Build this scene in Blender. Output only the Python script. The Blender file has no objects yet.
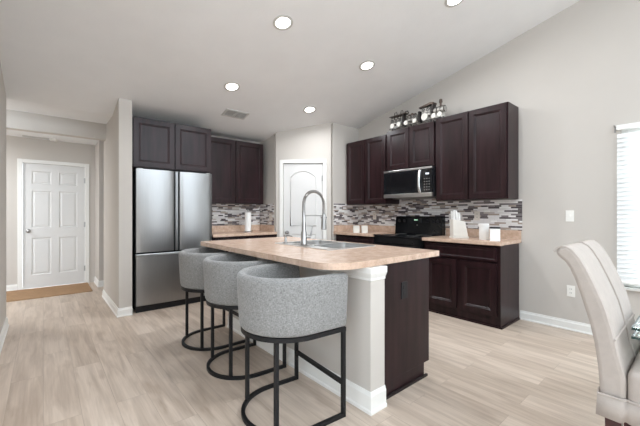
import bpy, bmesh, math, random
from mathutils import Vector, Matrix
random.seed(7)
PI = math.pi
C = bpy.context.scene.collection
SC = bpy.context.scene

# ------------------------------------------------------------------ camera
YAW = math.radians(40.217)
cam_d = bpy.data.cameras.new('camera')
cam = bpy.data.objects.new('camera', cam_d); C.objects.link(cam)
cam.location = (0, 0, 1.214)
cam.rotation_euler = (PI/2, 0, -YAW)
cam_d.sensor_width = 36; cam_d.lens = 36*327/640
cam_d.shift_y = 0.3/640
cam_d.clip_start = 0.02
SC.camera = cam
# ------------------------------------------------------------------ world, exposure
SKY_LEFT, SKY_RIGHT = 1.4, 6.0
W = bpy.data.worlds.new('sky'); SC.world = W; W.use_nodes = True
wn = W.node_tree.nodes; wl = W.node_tree.links
bg = wn['Background']
bg.inputs['Color'].default_value = (0.81, 0.91, 1.0, 1)
bg.inputs['Strength'].default_value = 1.5
# an overcast sky, brighter toward the window side of the house (+X) than behind the hall side
_tc = wn.new('ShaderNodeTexCoord'); _sp = wn.new('ShaderNodeSeparateXYZ'); _mr = wn.new('ShaderNodeMapRange')
wl.new(_tc.outputs['Generated'], _sp.inputs[0]); wl.new(_sp.outputs['X'], _mr.inputs['Value'])
_mr.inputs['From Min'].default_value = -0.9; _mr.inputs['From Max'].default_value = 0.9
_mr.inputs['To Min'].default_value = SKY_LEFT; _mr.inputs['To Max'].default_value = SKY_RIGHT
wl.new(_mr.outputs[0], bg.inputs['Strength'])
SC.view_settings.view_transform = 'Standard'
SC.view_settings.look = 'None'
SC.view_settings.exposure = 0.64
SC.view_settings.gamma = 1
SC.view_settings.use_curve_mapping = False
LAMP_W = 7.5
HALL_W = 22.0

# ------------------------------------------------------------------ materials
def mat(name, col, rough=0.5, metal=0.0, var=0.06, scale=8.0, stretch=(1,1,1), bump=0.0, bscale=60, spec=0.5, coat=0.0):
    m = bpy.data.materials.new(name); m.use_nodes = True
    n = m.node_tree.nodes; l = m.node_tree.links; b = n['Principled BSDF']
    tc = n.new('ShaderNodeTexCoord'); mp = n.new('ShaderNodeMapping'); mp.inputs['Scale'].default_value = stretch
    l.new(tc.outputs['Object'], mp.inputs['Vector'])
    nz = n.new('ShaderNodeTexNoise'); nz.inputs['Scale'].default_value = scale; nz.inputs['Detail'].default_value = 4
    l.new(mp.outputs['Vector'], nz.inputs['Vector'])
    rp = n.new('ShaderNodeValToRGB')
    rp.color_ramp.elements[0].position = 0.3; rp.color_ramp.elements[1].position = 0.7
    rp.color_ramp.elements[0].color = [max(0, c*(1-var)) for c in col] + [1]
    rp.color_ramp.elements[1].color = [min(1, c*(1+var)) for c in col] + [1]
    l.new(nz.outputs['Fac'], rp.inputs['Fac']); l.new(rp.outputs['Color'], b.inputs['Base Color'])
    b.inputs['Roughness'].default_value = rough; b.inputs['Metallic'].default_value = metal
    b.inputs['Specular IOR Level'].default_value = spec
    if coat: b.inputs['Coat Weight'].default_value = coat; b.inputs['Coat Roughness'].default_value = 0.15
    if bump:
        n2 = n.new('ShaderNodeTexNoise'); n2.inputs['Scale'].default_value = bscale
        l.new(mp.outputs['Vector'], n2.inputs['Vector'])
        bp = n.new('ShaderNodeBump'); bp.inputs['Strength'].default_value = bump; bp.inputs['Distance'].default_value = 0.002
        l.new(n2.outputs['Fac'], bp.inputs['Height']); l.new(bp.outputs['Normal'], b.inputs['Normal'])
    return m

def srgb(r, g, b):
    f = lambda c: (c/255/12.92) if c/255 <= 0.04045 else ((c/255+0.055)/1.055)**2.4
    return (f(r), f(g), f(b))

M = {}
M['wall'] = mat('wall_paint', srgb(202, 196, 189), 0.85, var=0.012, scale=3, bump=0.12, bscale=180)
M['ceil'] = mat('ceiling_paint', srgb(238, 238, 238), 0.9, var=0.015, scale=4, bump=0.5, bscale=45)
M['trim'] = mat('white_trim_paint', srgb(238, 237, 233), 0.45, var=0.01)
M['door'] = mat('white_door_paint', srgb(222, 221, 219), 0.45, var=0.01)
M['espresso'] = mat('espresso_wood', srgb(40, 24, 26), 0.3, var=0.45, scale=2.6, stretch=(7, 7, 0.8), spec=0.26)
M['espresso_dark'] = mat('espresso_toe', srgb(32, 24, 25), 0.5, var=0.2)
M['steel'] = mat('brushed_steel', (0.35, 0.35, 0.35), 0.3, 1.0, var=0.05, scale=6, stretch=(60, 60, 0.6))
M['steel_h'] = mat('brushed_steel_horizontal', (0.62, 0.61, 0.60), 0.28, 1.0, var=0.05, scale=6, stretch=(0.6, 0.6, 60))
M['steel_bright'] = mat('polished_steel', (0.72, 0.72, 0.71), 0.25, 0.9, var=0.03)
M['chrome'] = mat('brushed_nickel', (0.40, 0.39, 0.38), 0.28, 1.0, var=0.03)
M['black'] = mat('black_gloss', (0.008, 0.008, 0.009), 0.12, var=0.1, spec=0.3)
M['glassblack'] = mat('black_glass', (0.008, 0.009, 0.011), 0.05, var=0.1)
M['matteblack'] = mat('black_powder_coat', (0.010, 0.010, 0.011), 0.5, var=0.15, spec=0.3)
M['plastic_black'] = mat('black_plastic', (0.014, 0.014, 0.016), 0.45, var=0.1, spec=0.3)
M['white'] = mat('white_ceramic', srgb(240, 239, 236), 0.3, var=0.02)
M['plate'] = mat('white_wall_plate', srgb(240, 238, 232), 0.4, var=0.01)
M['almond'] = mat('almond_wall_plate', srgb(214, 206, 196), 0.4, var=0.02)
M['slip'] = mat('white_slipcover', srgb(178, 168, 160), 0.9, var=0.04, scale=30, bump=0.5, bscale=300)
M['darkwood'] = mat('dark_cherry_leg', srgb(66, 34, 34), 0.3, var=0.25, stretch=(6, 6, 1))
M['paper'] = mat('paper_towel', srgb(244, 243, 240), 0.95, var=0.02, bump=0.3, bscale=90)
M['matfib'] = mat('tan_mat', srgb(160, 126, 92), 0.85, var=0.28, scale=5, stretch=(2.2, 14, 1), bump=0.5, bscale=120)
M['green_disp'] = mat('display_glass', (0.01, 0.03, 0.02), 0.1)
M['grey'] = mat('grey_metal', (0.30, 0.29, 0.28), 0.4, 0.6)
M['wire'] = mat('dark_wire', (0.03, 0.026, 0.025), 0.45, 0.6, var=0.2)
M['pewter'] = mat('aged_pewter', srgb(176, 172, 166), 0.4, 0.3, var=0.25, scale=60)
M['bronze'] = mat('dark_bronze', srgb(84, 70, 62), 0.4, 0.5, var=0.2, scale=30)
M['cream'] = mat('cream_enamel', srgb(226, 222, 214), 0.35, var=0.05)
M['vent'] = mat('vent_white', srgb(205, 203, 199), 0.5, var=0.02)
M['ventdark'] = mat('vent_shadow', (0.05, 0.05, 0.05), 0.8)  # painted shade inside vent and outlet openings

def fabric(name, c0, c1):
    m = bpy.data.materials.new(name); m.use_nodes = True
    n = m.node_tree.nodes; l = m.node_tree.links; b = n['Principled BSDF']
    tc = n.new('ShaderNodeTexCoord')
    outs = []
    for st in ((1, 1, 5), (5, 5, 1)):
        mp = n.new('ShaderNodeMapping'); mp.inputs['Scale'].default_value = st
        l.new(tc.outputs['Object'], mp.inputs['Vector'])
        z = n.new('ShaderNodeTexNoise'); z.inputs['Scale'].default_value = 70; z.inputs['Detail'].default_value = 2
        l.new(mp.outputs['Vector'], z.inputs['Vector']); outs.append(z)
    ad = n.new('ShaderNodeMath'); ad.operation = 'ADD'
    l.new(outs[0].outputs['Fac'], ad.inputs[0]); l.new(outs[1].outputs['Fac'], ad.inputs[1])
    rp = n.new('ShaderNodeValToRGB')
    mr = n.new('ShaderNodeMapRange'); mr.inputs['From Min'].default_value = 0.65; mr.inputs['From Max'].default_value = 1.35
    l.new(ad.outputs[0], mr.inputs['Value']); l.new(mr.outputs[0], rp.inputs['Fac'])
    rp.color_ramp.elements[0].color = (*c0, 1); rp.color_ramp.elements[1].color = (*c1, 1)
    l.new(rp.outputs['Color'], b.inputs['Base Color'])
    b.inputs['Roughness'].default_value = 0.95; b.inputs['Specular IOR Level'].default_value = 0.15
    b.inputs['Sheen Weight'].default_value = 0.2
    bp = n.new('ShaderNodeBump'); bp.inputs['Strength'].default_value = 0.35; bp.inputs['Distance'].default_value = 0.002
    l.new(ad.outputs[0], bp.inputs['Height']); l.new(bp.outputs['Normal'], b.inputs['Normal'])
    return m
M['tweed'] = fabric('grey_tweed', srgb(104, 103, 102), srgb(164, 163, 161))

def floor_mat():
    m = bpy.data.materials.new('pale_oak_planks'); m.use_nodes = True
    n = m.node_tree.nodes; l = m.node_tree.links; b = n['Principled BSDF']
    tc = n.new('ShaderNodeTexCoord')
    mp = n.new('ShaderNodeMapping'); mp.inputs['Rotation'].default_value = (0, 0, -PI/2)
    l.new(tc.outputs['Object'], mp.inputs['Vector'])
    br = n.new('ShaderNodeTexBrick'); br.offset = 0.37; br.offset_frequency = 2
    br.inputs['Color1'].default_value = (0, 0, 0, 1); br.inputs['Color2'].default_value = (1, 1, 1, 1)
    br.inputs['Mortar'].default_value = (0.3, 0.3, 0.3, 1)
    br.inputs['Scale'].default_value = 1; br.inputs['Brick Width'].default_value = 1.22; br.inputs['Row Height'].default_value = 0.178
    br.inputs['Mortar Size'].default_value = 0.0012; br.inputs['Bias'].default_value = 0
    l.new(mp.outputs['Vector'], br.inputs['Vector'])
    # per-plank offset of the grain
    sc = n.new('ShaderNodeVectorMath'); sc.operation = 'SCALE'; sc.inputs['Scale'].default_value = 7.0
    l.new(br.outputs['Color'], sc.inputs[0])
    ad = n.new('ShaderNodeVectorMath'); ad.operation = 'ADD'
    l.new(tc.outputs['Object'], ad.inputs[0]); l.new(sc.outputs[0], ad.inputs[1])
    def noise(st, scale, det, dist=0.0):
        p = n.new('ShaderNodeMapping'); p.inputs['Scale'].default_value = st
        l.new(ad.outputs[0], p.inputs['Vector'])
        z = n.new('ShaderNodeTexNoise'); z.inputs['Scale'].default_value = scale; z.inputs['Detail'].default_value = det; z.inputs['Distortion'].default_value = dist
        l.new(p.outputs['Vector'], z.inputs['Vector']); return z
    g1 = noise((7, 0.7, 1), 2.6, 5, 0.6); g2 = noise((30, 0.9, 1), 3, 4); g3 = noise((3.0, 0.8, 1), 2.2, 3)
    rp = n.new('ShaderNodeValToRGB'); e = rp.color_ramp.elements
    e[0].position = 0.0; e[0].color = (*srgb(204, 187, 171), 1)
    e[1].position = 1.0; e[1].color = (*srgb(217, 201, 186), 1)
    l.new(br.outputs['Color'], rp.inputs['Fac'])
    r1 = n.new('ShaderNodeValToRGB'); r1.color_ramp.elements[0].position = 0.32; r1.color_ramp.elements[1].position = 0.62
    r1.color_ramp.elements[0].color = (*srgb(182, 170, 160), 1); r1.color_ramp.elements[1].color = (1, 1, 1, 1)
    l.new(g1.outputs['Fac'], r1.inputs['Fac'])
    mx = n.new('ShaderNodeMix'); mx.data_type = 'RGBA'; mx.blend_type = 'MULTIPLY'; mx.inputs['Factor'].default_value = 0.45
    l.new(rp.outputs['Color'], mx.inputs['A']); l.new(r1.outputs['Color'], mx.inputs['B'])
    r2 = n.new('ShaderNodeValToRGB'); r2.color_ramp.elements[0].position = 0.3; r2.color_ramp.elements[1].position = 0.65
    r2.color_ramp.elements[0].color = (0.74, 0.71, 0.69, 1); r2.color_ramp.elements[1].color = (1, 1, 1, 1)
    l.new(g2.outputs['Fac'], r2.inputs['Fac'])
    mx2 = n.new('ShaderNodeMix'); mx2.data_type = 'RGBA'; mx2.blend_type = 'MULTIPLY'; mx2.inputs['Factor'].default_value = 0.4
    l.new(mx.outputs['Result'], mx2.inputs['A']); l.new(r2.outputs['Color'], mx2.inputs['B'])
    r3 = n.new('ShaderNodeValToRGB'); r3.color_ramp.elements[0].position = 0.30; r3.color_ramp.elements[1].position = 0.40
    r3.color_ramp.elements[0].color = (0.66, 0.60, 0.55, 1); r3.color_ramp.elements[1].color = (1, 1, 1, 1)
    l.new(g3.outputs['Fac'], r3.inputs['Fac'])
    mx3 = n.new('ShaderNodeMix'); mx3.data_type = 'RGBA'; mx3.blend_type = 'MULTIPLY'; mx3.inputs['Factor'].default_value = 0.5
    l.new(mx2.outputs['Result'], mx3.inputs['A']); l.new(r3.outputs['Color'], mx3.inputs['B'])
    # seam
    mx4 = n.new('ShaderNodeMix'); mx4.data_type = 'RGBA'; mx4.blend_type = 'MIX'
    mf = n.new('ShaderNodeMath'); mf.operation = 'MULTIPLY'; mf.inputs[1].default_value = 0.35
    l.new(br.outputs['Fac'], mf.inputs[0]); l.new(mf.outputs[0], mx4.inputs['Factor'])
    l.new(mx3.outputs['Result'], mx4.inputs['A']); mx4.inputs['B'].default_value = (*srgb(120, 104, 90), 1)
    l.new(mx4.outputs['Result'], b.inputs['Base Color'])
    b.inputs['Roughness'].default_value = 0.42; b.inputs['Specular IOR Level'].default_value = 0.4
    bp = n.new('ShaderNodeBump'); bp.inputs['Strength'].default_value = 0.12; bp.inputs['Distance'].default_value = 0.001
    l.new(g2.outputs['Fac'], bp.inputs['Height']); l.new(bp.outputs['Normal'], b.inputs['Normal'])
    return m
M['floor'] = floor_mat()

def counter_mat():
    m = bpy.data.materials.new('tan_speckled_laminate'); m.use_nodes = True
    n = m.node_tree.nodes; l = m.node_tree.links; b = n['Principled BSDF']
    tc = n.new('ShaderNodeTexCoord')
    z = n.new('ShaderNodeTexNoise'); z.inputs['Scale'].default_value = 14; z.inputs['Detail'].default_value = 8; z.inputs['Roughness'].default_value = 0.75
    l.new(tc.outputs['Object'], z.inputs['Vector'])
    rp = n.new('ShaderNodeValToRGB'); e = rp.color_ramp.elements
    e[0].position = 0.30; e[0].color = (*srgb(180, 148, 126), 1)
    e[1].position = 0.68; e[1].color = (*srgb(224, 198, 178), 1)
    l.new(z.outputs['Fac'], rp.inputs['Fac'])
    v = n.new('ShaderNodeTexVoronoi'); v.inputs['Scale'].default_value = 130
    l.new(tc.outputs['Object'], v.inputs['Vector'])
    r2 = n.new('ShaderNodeValToRGB'); r2.color_ramp.elements[0].color = (0.55, 0.47, 0.42, 1); r2.color_ramp.elements[1].color = (1, 1, 1, 1)
    r2.color_ramp.elements[0].position = 0.05; r2.color_ramp.elements[1].position = 0.35
    l.new(v.outputs['Distance'], r2.inputs['Fac'])
    mx = n.new('ShaderNodeMix'); mx.data_type = 'RGBA'; mx.blend_type = 'MULTIPLY'; mx.inputs['Factor'].default_value = 0.35
    l.new(rp.outputs['Color'], mx.inputs['A']); l.new(r2.outputs['Color'], mx.inputs['B'])
    l.new(mx.outputs['Result'], b.inputs['Base Color'])
    b.inputs['Roughness'].default_value = 0.22
    return m
M['counter'] = counter_mat()

def tile_mat(name, horiz):      # horiz: 'X' or 'Y' is the axis the rows run along
    m = bpy.data.materials.new(name); m.use_nodes = True
    n = m.node_tree.nodes; l = m.node_tree.links; b = n['Principled BSDF']
    tc = n.new('ShaderNodeTexCoord'); sp = n.new('ShaderNodeSeparateXYZ'); cb = n.new('ShaderNodeCombineXYZ')
    l.new(tc.outputs['Object'], sp.inputs[0])
    l.new(sp.outputs[horiz], cb.inputs['X']); l.new(sp.outputs['Z'], cb.inputs['Y'])
    br = n.new('ShaderNodeTexBrick'); br.offset = 0.43; br.offset_frequency = 2; br.squash = 0.62; br.squash_frequency = 3
    br.inputs['Color1'].default_value = (0, 0, 0, 1); br.inputs['Color2'].default_value = (1, 1, 1, 1)
    br.inputs['Mortar'].default_value = (0.5, 0.5, 0.5, 1)
    br.inputs['Scale'].default_value = 1; br.inputs['Brick Width'].default_value = 0.128; br.inputs['Row Height'].default_value = 0.0205
    br.inputs['Mortar Size'].default_value = 0.0009; br.inputs['Bias'].default_value = 0
    l.new(cb.outputs[0], br.inputs['Vector'])
    rp = n.new('ShaderNodeValToRGB'); rp.color_ramp.interpolation = 'CONSTANT'
    cols = [(0, (78, 70, 74)), (0.15, (220, 217, 216)), (0.36, (128, 120, 122)), (0.48, (236, 234, 232)), (0.62, (166, 152, 142)), (0.74, (226, 222, 221)), (0.87, (98, 90, 94)), (0.92, (190, 180, 172))]
    el = rp.color_ramp.elements
    while len(el) < len(cols): el.new(0.5)
    for k, (p, c) in enumerate(cols): el[k].position = p; el[k].color = (*srgb(*c), 1)
    l.new(br.outputs['Color'], rp.inputs['Fac'])
    mx = n.new('ShaderNodeMix'); mx.data_type = 'RGBA'
    l.new(br.outputs['Fac'], mx.inputs['Factor']); l.new(rp.outputs['Color'], mx.inputs['A']); mx.inputs['B'].default_value = (*srgb(190, 184, 178), 1)
    l.new(mx.outputs['Result'], b.inputs['Base Color'])
    b.inputs['Roughness'].default_value = 0.18
    bp = n.new('ShaderNodeBump'); bp.invert = True; bp.inputs['Strength'].default_value = 0.4; bp.inputs['Distance'].default_value = 0.002
    l.new(br.outputs['Fac'], bp.inputs['Height']); l.new(bp.outputs['Normal'], b.inputs['Normal'])
    return m
M['tileX'] = tile_mat('mosaic_tile_x', 'X'); M['tileY'] = tile_mat('mosaic_tile_y', 'Y')

def glass_mat(name, col, rough=0.0):
    m = bpy.data.materials.new(name); m.use_nodes = True
    b = m.node_tree.nodes['Principled BSDF']
    b.inputs['Base Color'].default_value = (*col, 1); b.inputs['Transmission Weight'].default_value = 1
    b.inputs['Roughness'].default_value = rough; b.inputs['IOR'].default_value = 1.45
    n = m.node_tree.nodes; l = m.node_tree.links
    nz = n.new('ShaderNodeTexNoise'); nz.inputs['Scale'].default_value = 3
    mr = n.new('ShaderNodeMapRange'); mr.inputs['To Min'].default_value = rough; mr.inputs['To Max'].default_value = rough+0.01
    l.new(nz.outputs['Fac'], mr.inputs['Value']); l.new(mr.outputs[0], b.inputs['Roughness'])
    return m
M['glass'] = glass_mat('clear_glass', (0.93, 0.98, 0.96))
M['glass_edge'] = mat('green_glass_edge', (0.015, 0.04, 0.035), 0.1)

def blind_mat():
    m = bpy.data.materials.new('white_blind_slat'); m.use_nodes = True
    n = m.node_tree.nodes; l = m.node_tree.links
    for x in list(n):
        if x.type == 'BSDF_PRINCIPLED': n.remove(x)
    out = [x for x in n if x.type == 'OUTPUT_MATERIAL'][0]
    tc = n.new('ShaderNodeTexCoord'); nz = n.new('ShaderNodeTexNoise'); nz.inputs['Scale'].default_value = 5
    l.new(tc.outputs['Object'], nz.inputs['Vector'])
    rp = n.new('ShaderNodeValToRGB'); rp.color_ramp.elements[0].color = (0.88, 0.88, 0.87, 1); rp.color_ramp.elements[1].color = (0.93, 0.93, 0.92, 1)
    l.new(nz.outputs['Fac'], rp.inputs['Fac'])
    d = n.new('ShaderNodeBsdfDiffuse'); t = n.new('ShaderNodeBsdfTranslucent'); mx = n.new('ShaderNodeMixShader'); mx.inputs[0].default_value = 0.12
    l.new(rp.outputs['Color'], d.inputs['Color']); l.new(rp.outputs['Color'], t.inputs['Color'])
    l.new(d.outputs[0], mx.inputs[1]); l.new(t.outputs[0], mx.inputs[2]); l.new(mx.outputs[0], out.inputs['Surface'])
    return m
M['blind'] = blind_mat()

def emit_mat(name, col, s):
    m = bpy.data.materials.new(name); m.use_nodes = True
    b = m.node_tree.nodes['Principled BSDF']
    b.inputs['Base Color'].default_value = (0.9, 0.9, 0.9, 1)
    b.inputs['Emission Color'].default_value = (*col, 1); b.inputs['Emission Strength'].default_value = s
    n = m.node_tree.nodes; l = m.node_tree.links
    nz = n.new('ShaderNodeTexNoise'); nz.inputs['Scale'].default_value = 20
    mr = n.new('ShaderNodeMapRange'); mr.inputs['To Min'].default_value = 0.4; mr.inputs['To Max'].default_value = 0.5
    l.new(nz.outputs['Fac'], mr.inputs['Value']); l.new(mr.outputs[0], b.inputs['Roughness'])
    return m
M['lens'] = emit_mat('lit_lens', (1.0, 0.97, 0.92), 9.0)
M['led'] = emit_mat('blue_display', (0.25, 0.50, 1.0), 0.18)
M['ledg'] = emit_mat('green_display', (0.2, 0.9, 0.35), 0.35)

# ------------------------------------------------------------------ mesh helpers
class MB:
    def __init__(s): s.bm = bmesh.new()
    def box(s, x0, x1, y0, y1, z0, z1, bev=0.0, seg=2, mtx=None):
        t = bmesh.new()
        bmesh.ops.create_cube(t, size=1)
        for v in t.verts:
            v.co = Vector((x0+(v.co.x+.5)*(x1-x0), y0+(v.co.y+.5)*(y1-y0), z0+(v.co.z+.5)*(z1-z0)))
        if bev: bmesh.ops.bevel(t, geom=t.edges[:], offset=bev, segments=seg, profile=0.6, affect='EDGES')
        return s._add(t, mtx)
    def _add(s, t, mtx=None):
        if mtx is not None: t.transform(mtx)
        me = bpy.data.meshes.new('tmp'); t.to_mesh(me); t.free()
        s.bm.from_mesh(me); bpy.data.meshes.remove(me); return s
    def cyl(s, p0, p1, r, r1=None, seg=20, bev=0.0):
        t = bmesh.new(); p0 = Vector(p0); p1 = Vector(p1); d = p1-p0
        bmesh.ops.create_cone(t, cap_ends=True, segments=seg, radius1=r, radius2=r if r1 is None else r1, depth=d.length)
        if bev:
            ed = [e for e in t.edges if abs(e.verts[0].co.z-e.verts[1].co.z) < 1e-6]
            bmesh.ops.bevel(t, geom=ed, offset=bev, segments=2, affect='EDGES')
        q = d.to_track_quat('Z', 'Y')
        return s._add(t, Matrix.Translation((p0+p1)/2) @ q.to_matrix().to_4x4())
    def sphere(s, c, r, sc=(1, 1, 1), seg=16):
        t = bmesh.new(); bmesh.ops.create_uvsphere(t, u_segments=seg, v_segments=seg//2, radius=r)
        return s._add(t, Matrix.Translation(c) @ Matrix.Diagonal((*sc, 1)))
    def tube(s, pts, r, seg=10, closed=False, square=False):
        pts = [Vector(p) for p in pts]; n = len(pts); t = bmesh.new(); rings = []
        rad = r if isinstance(r, (list, tuple)) else [r]*n
        up = None
        for i, p in enumerate(pts):
            a = pts[(i-1) % n] if (closed or i > 0) else p
            b = pts[(i+1) % n] if (closed or i < n-1) else p
            d = (b-a).normalized()
            if up is None:
                up = Vector((0, 0, 1)) if abs(d.z) < 0.9 else Vector((1, 0, 0))
            up = (up - d*up.dot(d)).normalized(); sd = d.cross(up)
            ring = []
            k = 4 if square else seg
            for j in range(k):
                an = 2*PI*(j+.5)/k
                rr = rad[i]*(1.41421 if square else 1)
                ring.append(t.verts.new(p + (up*math.sin(an)+sd*math.cos(an))*rr))
            rings.append(ring)
        k = len(rings[0])
        for i in range(n if closed else n-1):
            A = rings[i]; B = rings[(i+1) % n]
            for j in range(k): t.faces.new((A[j], A[(j+1) % k], B[(j+1) % k], B[j]))
        if not closed: t.faces.new(rings[0][::-1]); t.faces.new(rings[-1])
        bmesh.ops.recalc_face_normals(t, faces=t.faces[:])
        return s._add(t)
    def lathe(s, prof, c=(0, 0, 0), seg=28):
        t = bmesh.new(); rings = []
        for r, z in prof:
            rings.append([t.verts.new((c[0]+r*math.cos(2*PI*j/seg), c[1]+r*math.sin(2*PI*j/seg), c[2]+z)) for j in range(seg)] if r > 1e-6 else [t.verts.new((c[0], c[1], c[2]+z))])
        for A, B in zip(rings, rings[1:]):
            for j in range(seg):
                j2 = (j+1) % seg
                if len(A) == 1 and len(B) == 1: continue
                if len(A) == 1: t.faces.new((A[0], B[j], B[j2]))
                elif len(B) == 1: t.faces.new((A[j], A[j2], B[0]))
                else: t.faces.new((A[j], A[j2], B[j2], B[j]))
        if len(rings[0]) > 1: t.faces.new(rings[0])
        if len(rings[-1]) > 1: t.faces.new(rings[-1])
        bmesh.ops.recalc_face_normals(t, faces=t.faces[:])
        return s._add(t)
    def prism(s, poly, z0, z1, bev=0.0, mtx=None):
        t = bmesh.new(); vs = [t.verts.new((x, y, z0)) for x, y in poly]
        f = t.faces.new(vs); r = bmesh.ops.extrude_face_region(t, geom=[f])
        for v in [g for g in r['geom'] if isinstance(g, bmesh.types.BMVert)]: v.co.z = z1
        bmesh.ops.recalc_face_normals(t, faces=t.faces[:])
        if bev: bmesh.ops.bevel(t, geom=t.edges[:], offset=bev, segments=2, affect='EDGES')
        return s._add(t, mtx)
    def sweep(s, path, prof, closed=False):
        """path: list of (x, y, nx, ny) ; prof: closed list of (offset along n, z)"""
        t = bmesh.new(); rings = [[t.verts.new((x+nx*o, y+ny*o, z)) for o, z in prof] for x, y, nx, ny in path]
        n = len(rings); k = len(prof)
        for i in range(n if closed else n-1):
            A = rings[i]; B = rings[(i+1) % n]
            for j in range(k): t.faces.new((A[j], A[(j+1) % k], B[(j+1) % k], B[j]))
        if not closed: t.faces.new(rings[0][::-1]); t.faces.new(rings[-1])
        bmesh.ops.recalc_face_normals(t, faces=t.faces[:])
        return s._add(t)
    def panels(s, w, h, t_, cells, rings, x=0, z=0, y=0):
        """slab w*h*t_ standing in XZ with front at y (facing -Y); cells: (x0,x1,z0,z1) recessed panels; rings: [(inset, depth)]"""
        t = bmesh.new()
        xs = sorted(set([0, w]+[c[0] for c in cells]+[c[1] for c in cells])); zs = sorted(set([0, h]+[c[2] for c in cells]+[c[3] for c in cells]))
        def q(a, b, c, d): t.faces.new([t.verts.new(p) for p in (a, b, c, d)])
        for i in range(len(xs)-1):
            for j in range(len(zs)-1):
                x0, x1, z0, z1 = xs[i], xs[i+1], zs[j], zs[j+1]
                cm = ((x0+x1)/2, (z0+z1)/2)
                if any(c[0] < cm[0] < c[1] and c[2] < cm[1] < c[3] for c in cells): continue
                q((x0, 0, z0), (x1, 0, z0), (x1, 0, z1), (x0, 0, z1))
        for x0, x1, z0, z1 in cells:
            pr = [(0, 0)]+list(rings)
            loop = lambda i, d: [(x0+i, d, z0+i), (x1-i, d, z0+i), (x1-i, d, z1-i), (x0+i, d, z1-i)]
            for (i0, d0), (i1, d1) in zip(pr, pr[1:]):
                A = loop(i0, d0); B = loop(i1, d1)
                for k in range(4): q(A[k], A[(k+1) % 4], B[(k+1) % 4], B[k])
            q(*loop(*pr[-1]))
        q((0, t_, 0), (0, t_, h), (w, t_, h), (w, t_, 0)); q((0, 0, 0), (0, 0, h), (0, t_, h), (0, t_, 0)); q((w, 0, 0), (w, t_, 0), (w, t_, h), (w, 0, h))
        q((0, 0, 0), (0, t_, 0), (w, t_, 0), (w, 0, 0)); q((0, 0, h), (w, 0, h), (w, t_, h), (0, t_, h))
        bmesh.ops.remove_doubles(t, verts=t.verts[:], dist=1e-5)
        bmesh.ops.recalc_face_normals(t, faces=t.faces[:])
        return s._add(t, Matrix.Translation((x, y, z)))
    def build(s, name, m, parent=None, smooth=False, loc=None, label=None):
        me = bpy.data.meshes.new(name); s.bm.to_mesh(me); s.bm.free()
        me.materials.append(M[m] if isinstance(m, str) else m)
        if smooth:
            for p in me.polygons: p.use_smooth = True
            try: me.set_sharp_from_angle(angle=math.radians(smooth if smooth is not True else 40))
            except Exception: pass
        o = bpy.data.objects.new(name, me); C.objects.link(o)
        if parent: o.parent = parent
        if loc: o.location = loc
        if label: o['label'] = label
        return o

def thing(name, label, cat, loc=(0, 0, 0), rz=0.0, group=None):
    o = bpy.data.objects.new(name, None); C.objects.link(o); o.empty_display_size = 0.1
    o.location = loc; o.rotation_euler = (0, 0, rz); o['label'] = label; o['category'] = cat
    if group: o['group'] = group
    return o
def tag(o, label, cat, group=None):
    o['label'] = label; o['category'] = cat
    if group: o['group'] = group
    return o
def struct(o, label=None):
    o['kind'] = 'structure'
    if label: o['label'] = label
    return o
def dup(root, loc, rz, label=None):
    r = root.copy(); C.objects.link(r); r.location = loc; r.rotation_euler = (0, 0, rz)
    if label: r['label'] = label
    for ch in list(root.children):
        c = ch.copy(); C.objects.link(c); c.parent = r
        for g in list(ch.children):
            d = g.copy(); C.objects.link(d); d.parent = c
    return r

# ------------------------------------------------------------------ plan
XR = 4.19            # right wall (range wall)
YB = 5.07            # back wall (refrigerator wall)
PX, PY = 2.91, 4.558 # pantry left corner
QX, QY = 3.547, 3.92 # pantry right corner
def ceil_z(y): return 2.46 if y >= 4.9 else 2.46+0.229*(4.9-y)
YC = -1.6            # ceiling peak, behind the camera
T = 0.1

# ------------------------------------------------------------------ structure
struct(MB().box(-3.2, XR+T, -4.2, 7.2, -0.1, 0).build('floor', 'floor'))
cl = MB()
cl.prism([(-3.2, 2.46), (-3.2, 2.60), (7.2, 2.60), (7.2, 2.46)], 0, 1) if False else None
t = bmesh.new()
prof = [(5.42, 2.46), (4.9, 2.46), (YC, ceil_z(YC)), (YC, ceil_z(YC)+0.12), (4.9, 2.58), (5.42, 2.58)]
va = [t.verts.new((-3.2, y, z)) for y, z in prof]; vb = [t.verts.new((XR+T, y, z)) for y, z in prof]
t.faces.new(va); t.faces.new(vb[::-1])
for i in range(6): t.faces.new((va[i], va[(i+1) % 6], vb[(i+1) % 6], vb[i]))
bmesh.ops.recalc_face_normals(t, faces=t.faces[:])
m_ = MB(); m_._add(t); struct(m_.build('ceiling', 'ceil'))
struct(MB().box(-2.6, 1.7, 5.54, 7.2, 2.42, 2.58).build('ceiling_hall', 'ceil'))
# right wall with a window opening y -1.0..0.53, z 0.50..2.03
WY0, WY1, WZ0, WZ1 = -1.05, 0.525, 0.52, 2.02
w = MB()
w.box(XR, XR+T, WY1, YB+T, 0, 3.5); w.box(XR, XR+T, YC, WY0, 0, 4.1)
w.box(XR, XR+T, WY0, WY1, 0, WZ0); w.box(XR, XR+T, WY0, WY1, WZ1, 3.9)
struct(w.build('wall_right', 'wall'))
# trim the top of the wall is hidden above the ceiling
struct(MB().box(0.815, 4.19, YB, YB+T, 0, 2.6).build('wall_back', 'wall'))
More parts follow.
